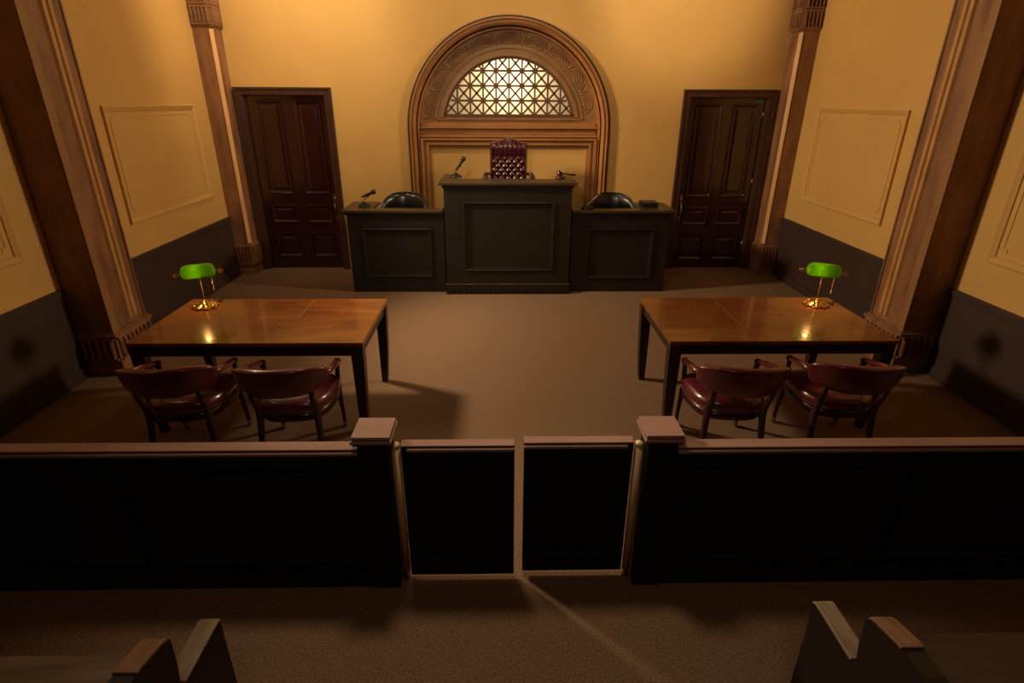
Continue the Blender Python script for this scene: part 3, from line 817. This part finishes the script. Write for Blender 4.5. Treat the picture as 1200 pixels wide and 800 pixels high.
c0 = captain_chair()
for i, (x, y, a, lb) in enumerate(CH):
    o = c0 if i == 0 else copy_tree(c0)
    o.location = (x, y, 0); o.rotation_euler[2] = a; o.scale = (.89, 1, 1); o['label'] = lb

# ------------------------------------------------------------------ bar railings, posts and gates
RY0, RY1, RZ = 2.216, 2.287, .852
def railing(side, label, x0, x1, px):
    t = thing('bar_railing', label, 'railing', ((x0 + x1) / 2, 2.25, 0), 0, 'courtroom bar railings')
    ox, oy = (x0 + x1) / 2, 2.25
    def bx(mb, a, c, d, e, z0, z1, m): mb.box(a - ox, c - ox, d - oy, e - oy, z0, z1, m)
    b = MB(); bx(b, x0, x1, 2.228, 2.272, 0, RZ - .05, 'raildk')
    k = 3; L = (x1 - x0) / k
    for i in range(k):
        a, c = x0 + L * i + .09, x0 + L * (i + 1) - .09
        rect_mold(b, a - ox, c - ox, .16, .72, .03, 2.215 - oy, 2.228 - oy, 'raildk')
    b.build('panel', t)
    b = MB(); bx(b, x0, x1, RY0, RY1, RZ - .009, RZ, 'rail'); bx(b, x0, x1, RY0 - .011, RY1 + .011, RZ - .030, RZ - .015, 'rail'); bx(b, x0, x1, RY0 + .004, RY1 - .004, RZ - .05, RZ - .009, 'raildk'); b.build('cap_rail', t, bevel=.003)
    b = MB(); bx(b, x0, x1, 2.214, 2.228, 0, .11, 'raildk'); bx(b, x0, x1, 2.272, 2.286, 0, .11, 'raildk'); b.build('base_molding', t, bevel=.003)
    b = MB(); hw = .07
    bx(b, px - hw, px + hw, 2.205, 2.345, 0, .895, 'raildk'); po = b.build('post', t, bevel=.003)
    b = MB(); bx(b, px - .088, px + .088, 2.187, 2.363, .918, .935, 'rail'); bx(b, px - .094, px + .094, 2.181, 2.369, .898, .914, 'rail'); bx(b, px - .086, px + .086, 2.189, 2.361, .885, .92, 'raildk'); b.build('post_cap', po, bevel=.002)
    return t
railing(-1, 'dark panelled bar railing with lighter cap and square post, left of the gates', XL, -.672, -.598)
railing(1, 'dark panelled bar railing with lighter cap and square post, right of the gates', .832, XR, .756)
def gate(side, label, x0, x1, hx, yo):
    t = thing('swing_gate', label, 'gate', (hx, 2.275, 0), 0, 'swing gates in the bar')
    def bx(mb, a, c, d, e, z0, z1, m): mb.box(a - hx, c - hx, d + yo, e + yo, z0, z1, m)
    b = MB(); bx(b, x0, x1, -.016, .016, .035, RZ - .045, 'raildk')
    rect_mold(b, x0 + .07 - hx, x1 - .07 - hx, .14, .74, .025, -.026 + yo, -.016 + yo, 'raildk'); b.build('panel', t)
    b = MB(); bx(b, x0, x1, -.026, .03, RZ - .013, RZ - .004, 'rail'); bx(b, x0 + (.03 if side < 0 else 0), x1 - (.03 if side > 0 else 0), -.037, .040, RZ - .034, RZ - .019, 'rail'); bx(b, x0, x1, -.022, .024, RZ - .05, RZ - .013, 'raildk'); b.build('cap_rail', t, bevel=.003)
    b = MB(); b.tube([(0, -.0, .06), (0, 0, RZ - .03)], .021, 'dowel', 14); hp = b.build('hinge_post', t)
    b = MB(); b.ball((0, 0, RZ - .018), .021, 'cream', 12, sc=(1, 1, .85)); b.build('pivot_knob', hp)
    b = MB(); b.lathe([(.016, 0.0), (.022, .002), (.022, .02), (.014, .024), (.014, .045), (.02, .048), (.02, .06)], 'brass'); b.build('pivot', hp)
    return t
gate(-1, 'left dark swing gate of the pair between the two bar posts', -.478, .062, -.505, .0)
gate(1, 'right dark swing gate of the pair between the two bar posts', .108, .635, .660, .02)

# ------------------------------------------------------------------ pews
def pew(side, label, xi, xo, y0, seatm, topm):
    """xi aisle-side outer face of the end panel, xo far end"""
    s_ = 1 if side > 0 else -1
    t = thing('wooden_pew', label, 'pew', ((xi + xo) / 2, y0 - .3, 0), 0, 'public pews'); ox, oy = (xi + xo) / 2, y0 - .3
    th = .072
    prof = [(0, 0), (-.55, 0), (-.60, .45), (-.60, .60), (-.545, .86), (-.49, .87), (-.385, .868), (-.262, .838), (-.245, .815), (-.25, .70), (-.262, .64), (-.27, .62), (-.02, .62), (0, .61)]
    prof = [(p[0], p[1]) for p in prof]
    for xa, nm in ((xi, 'end_panel'), (xo - s_ * th, 'end_panel')):
        b = MB(); x0, x1 = xa - ox, xa + s_ * th - ox
        b.prism([(p[0] + .3, p[1] - .004) for p in prof], 'x', min(x0, x1) + .004, max(x0, x1) - .004, 'pewside'); e = b.build(nm, t)
        b = MB()   # worn top capping strips
        xa2, xb2 = min(x0, x1), max(x0, x1)
        def strip(q, hh=.012, topm=topm):
            R = [[(xa2, p[0] + .3, p[1]), (xb2, p[0] + .3, p[1]), (xb2, p[0] + .3, p[1] - hh), (xa2, p[0] + .3, p[1] - hh)] for p in q]
            b.rings(R, topm, smooth=False)
        strip([(.004, .608), (-.006, .617), (-.02, .621), (-.245, .621)], .012, 'pewgrey')
        b.build('armrest_cap', e, bevel=.003); b = MB()
        strip([(-.255, .822), (-.262, .836), (-.285, .846), (-.385, .872), (-.40, .872)])
        b.build('shoulder_cap', e, bevel=.003)
        if nm == 'end_panel' and xa == xi: e['label'] = 'aisle end panel with stepped worn top'
    a, c = sorted((xi + s_ * th - ox, xo - s_ * th - ox))
    b = MB(); b.box(a, c, -.17, .29, .42, .45, seatm); b.build('seat', t, bevel=.006)
    b = MB(); b.prism([(-.19, .45), (-.165, .45), (-.215, .78), (-.24, .78)], 'x', a, c, seatm); b.build('backrest', t)
    b = MB(); b.box(a, c, -.02, .0, .0, .42, 'pewside'); b.build('seat_support', t)
pew(-1, 'worn greyish wooden pew in the near left corner', -1.022, -3.4, 1.50, 'pew', 'pewtop')
pew(1, 'dark wooden pew in the near right corner', 1.176, 3.6, 1.545, 'pew2', 'pewtop')

# loose cable behind the right table
b = MB(); b.tube([(2.97, 4.30, .02), (3.05, 4.26, .09), (3.2, 4.28, .16), (3.32, 4.35, .14), (3.45, 4.5, .04), (3.7, 4.6, .012), (3.9, 4.63, .012)], .006, 'rub', 8)
tag(b.build('power_cable'), 'dark loose power cable at the foot of the right wall beside the pilaster', 'cable')

# ------------------------------------------------------------------ lights
WARM = (1.0, .75, .46)
def spot(name, loc, target, e, size, blend=.6, rad=.12, col=WARM):
    d = bpy.data.lights.new(name, 'SPOT'); d.energy = e; d.color = col; d.spot_size = math.radians(size); d.spot_blend = blend; d.shadow_soft_size = rad
    o = bpy.data.objects.new(name, d); C.objects.link(o); o.location = loc
    o.rotation_euler = (Vector(target) - Vector(loc)).to_track_quat('-Z', 'Y').to_euler()
    return o
spot('wall_light_left_far', (-3.50, 5.9, 3.6), (2.7, 5.1, 1.3), 980, 94, .6, .27)
spot('wall_light_left_near', (-3.50, 3.0, 3.55), (.6, 5.6, .3), 30, 75, .8, .12)
spot('wall_light_right_far', (3.72, 5.9, 3.6), (-3.6, 5.4, 2.3), 600, 80, .8, .25)
spot('front_light_left', (-.6, 2.5, 3.2), (-.1, 8.2, 2.0), 150, 80, .8, .15)
spot('front_light_right', (1.0, 2.5, 3.3), (.1, 8.2, 1.9), 20, 80, .8, .15)
spot('wall_washer_left', (-2.3, 6.3, 4.4), (-2.7, 8.3, 3.5), 245, 120, 1, .08)
spot('wall_fill_middle', (.1, 6.4, 4.5), (.1, 8.3, 3.0), 85, 125, 1, .1)  # unseen fill added to brighten the wall above the arch
spot('wall_washer_right', (2.25, 6.4, 4.4), (2.35, 8.24, 3.9), 125, 76, .6, .06)
spot('gallery_light', (-.45, 3.2, 4.5), (-.1, 1.75, 0), 205, 58, .9, .25)
spot('gallery_front_light', (0, -.9, 4.4), (0, 2.0, .2), 46, 75, 1, .25)
d = bpy.data.lights.new('window_backlight', 'POINT'); d.energy = 42; d.color = (1, .75, .42); d.shadow_soft_size = .12
o = bpy.data.objects.new('window_backlight', d); C.objects.link(o); o.location = (AX, YB + .62, 2.62)
w = bpy.data.worlds.new('world'); sc.world = w; w.use_nodes = True
w.node_tree.nodes['Background'].inputs[0].default_value = (.02, .013, .008, 1)

# ------------------------------------------------------------------ camera
f = 659.74; pt, yw, rl = .4066, .0208, .005
F = Vector((math.sin(yw) * math.cos(pt), math.cos(yw) * math.cos(pt), -math.sin(pt)))
Rv = Vector((math.cos(yw), -math.sin(yw), 0)); U = Rv.cross(F)
R2 = Rv * math.cos(rl) + U * math.sin(rl); U2 = -Rv * math.sin(rl) + U * math.cos(rl)
cd = bpy.data.cameras.new('camera'); cam = bpy.data.objects.new('camera', cd); C.objects.link(cam)
cd.sensor_width = 36; cd.lens = 36 * f / 1200; cd.clip_start = .05
cam.matrix_world = Matrix(((R2.x, U2.x, -F.x, 0), (R2.y, U2.y, -F.y, 0), (R2.z, U2.z, -F.z, 2.35), (0, 0, 0, 1)))
sc.camera = cam
vs = sc.view_settings; vs.view_transform = 'Standard'; vs.look = 'None'; vs.gamma = 1; vs.exposure = 0; vs.use_curve_mapping = False
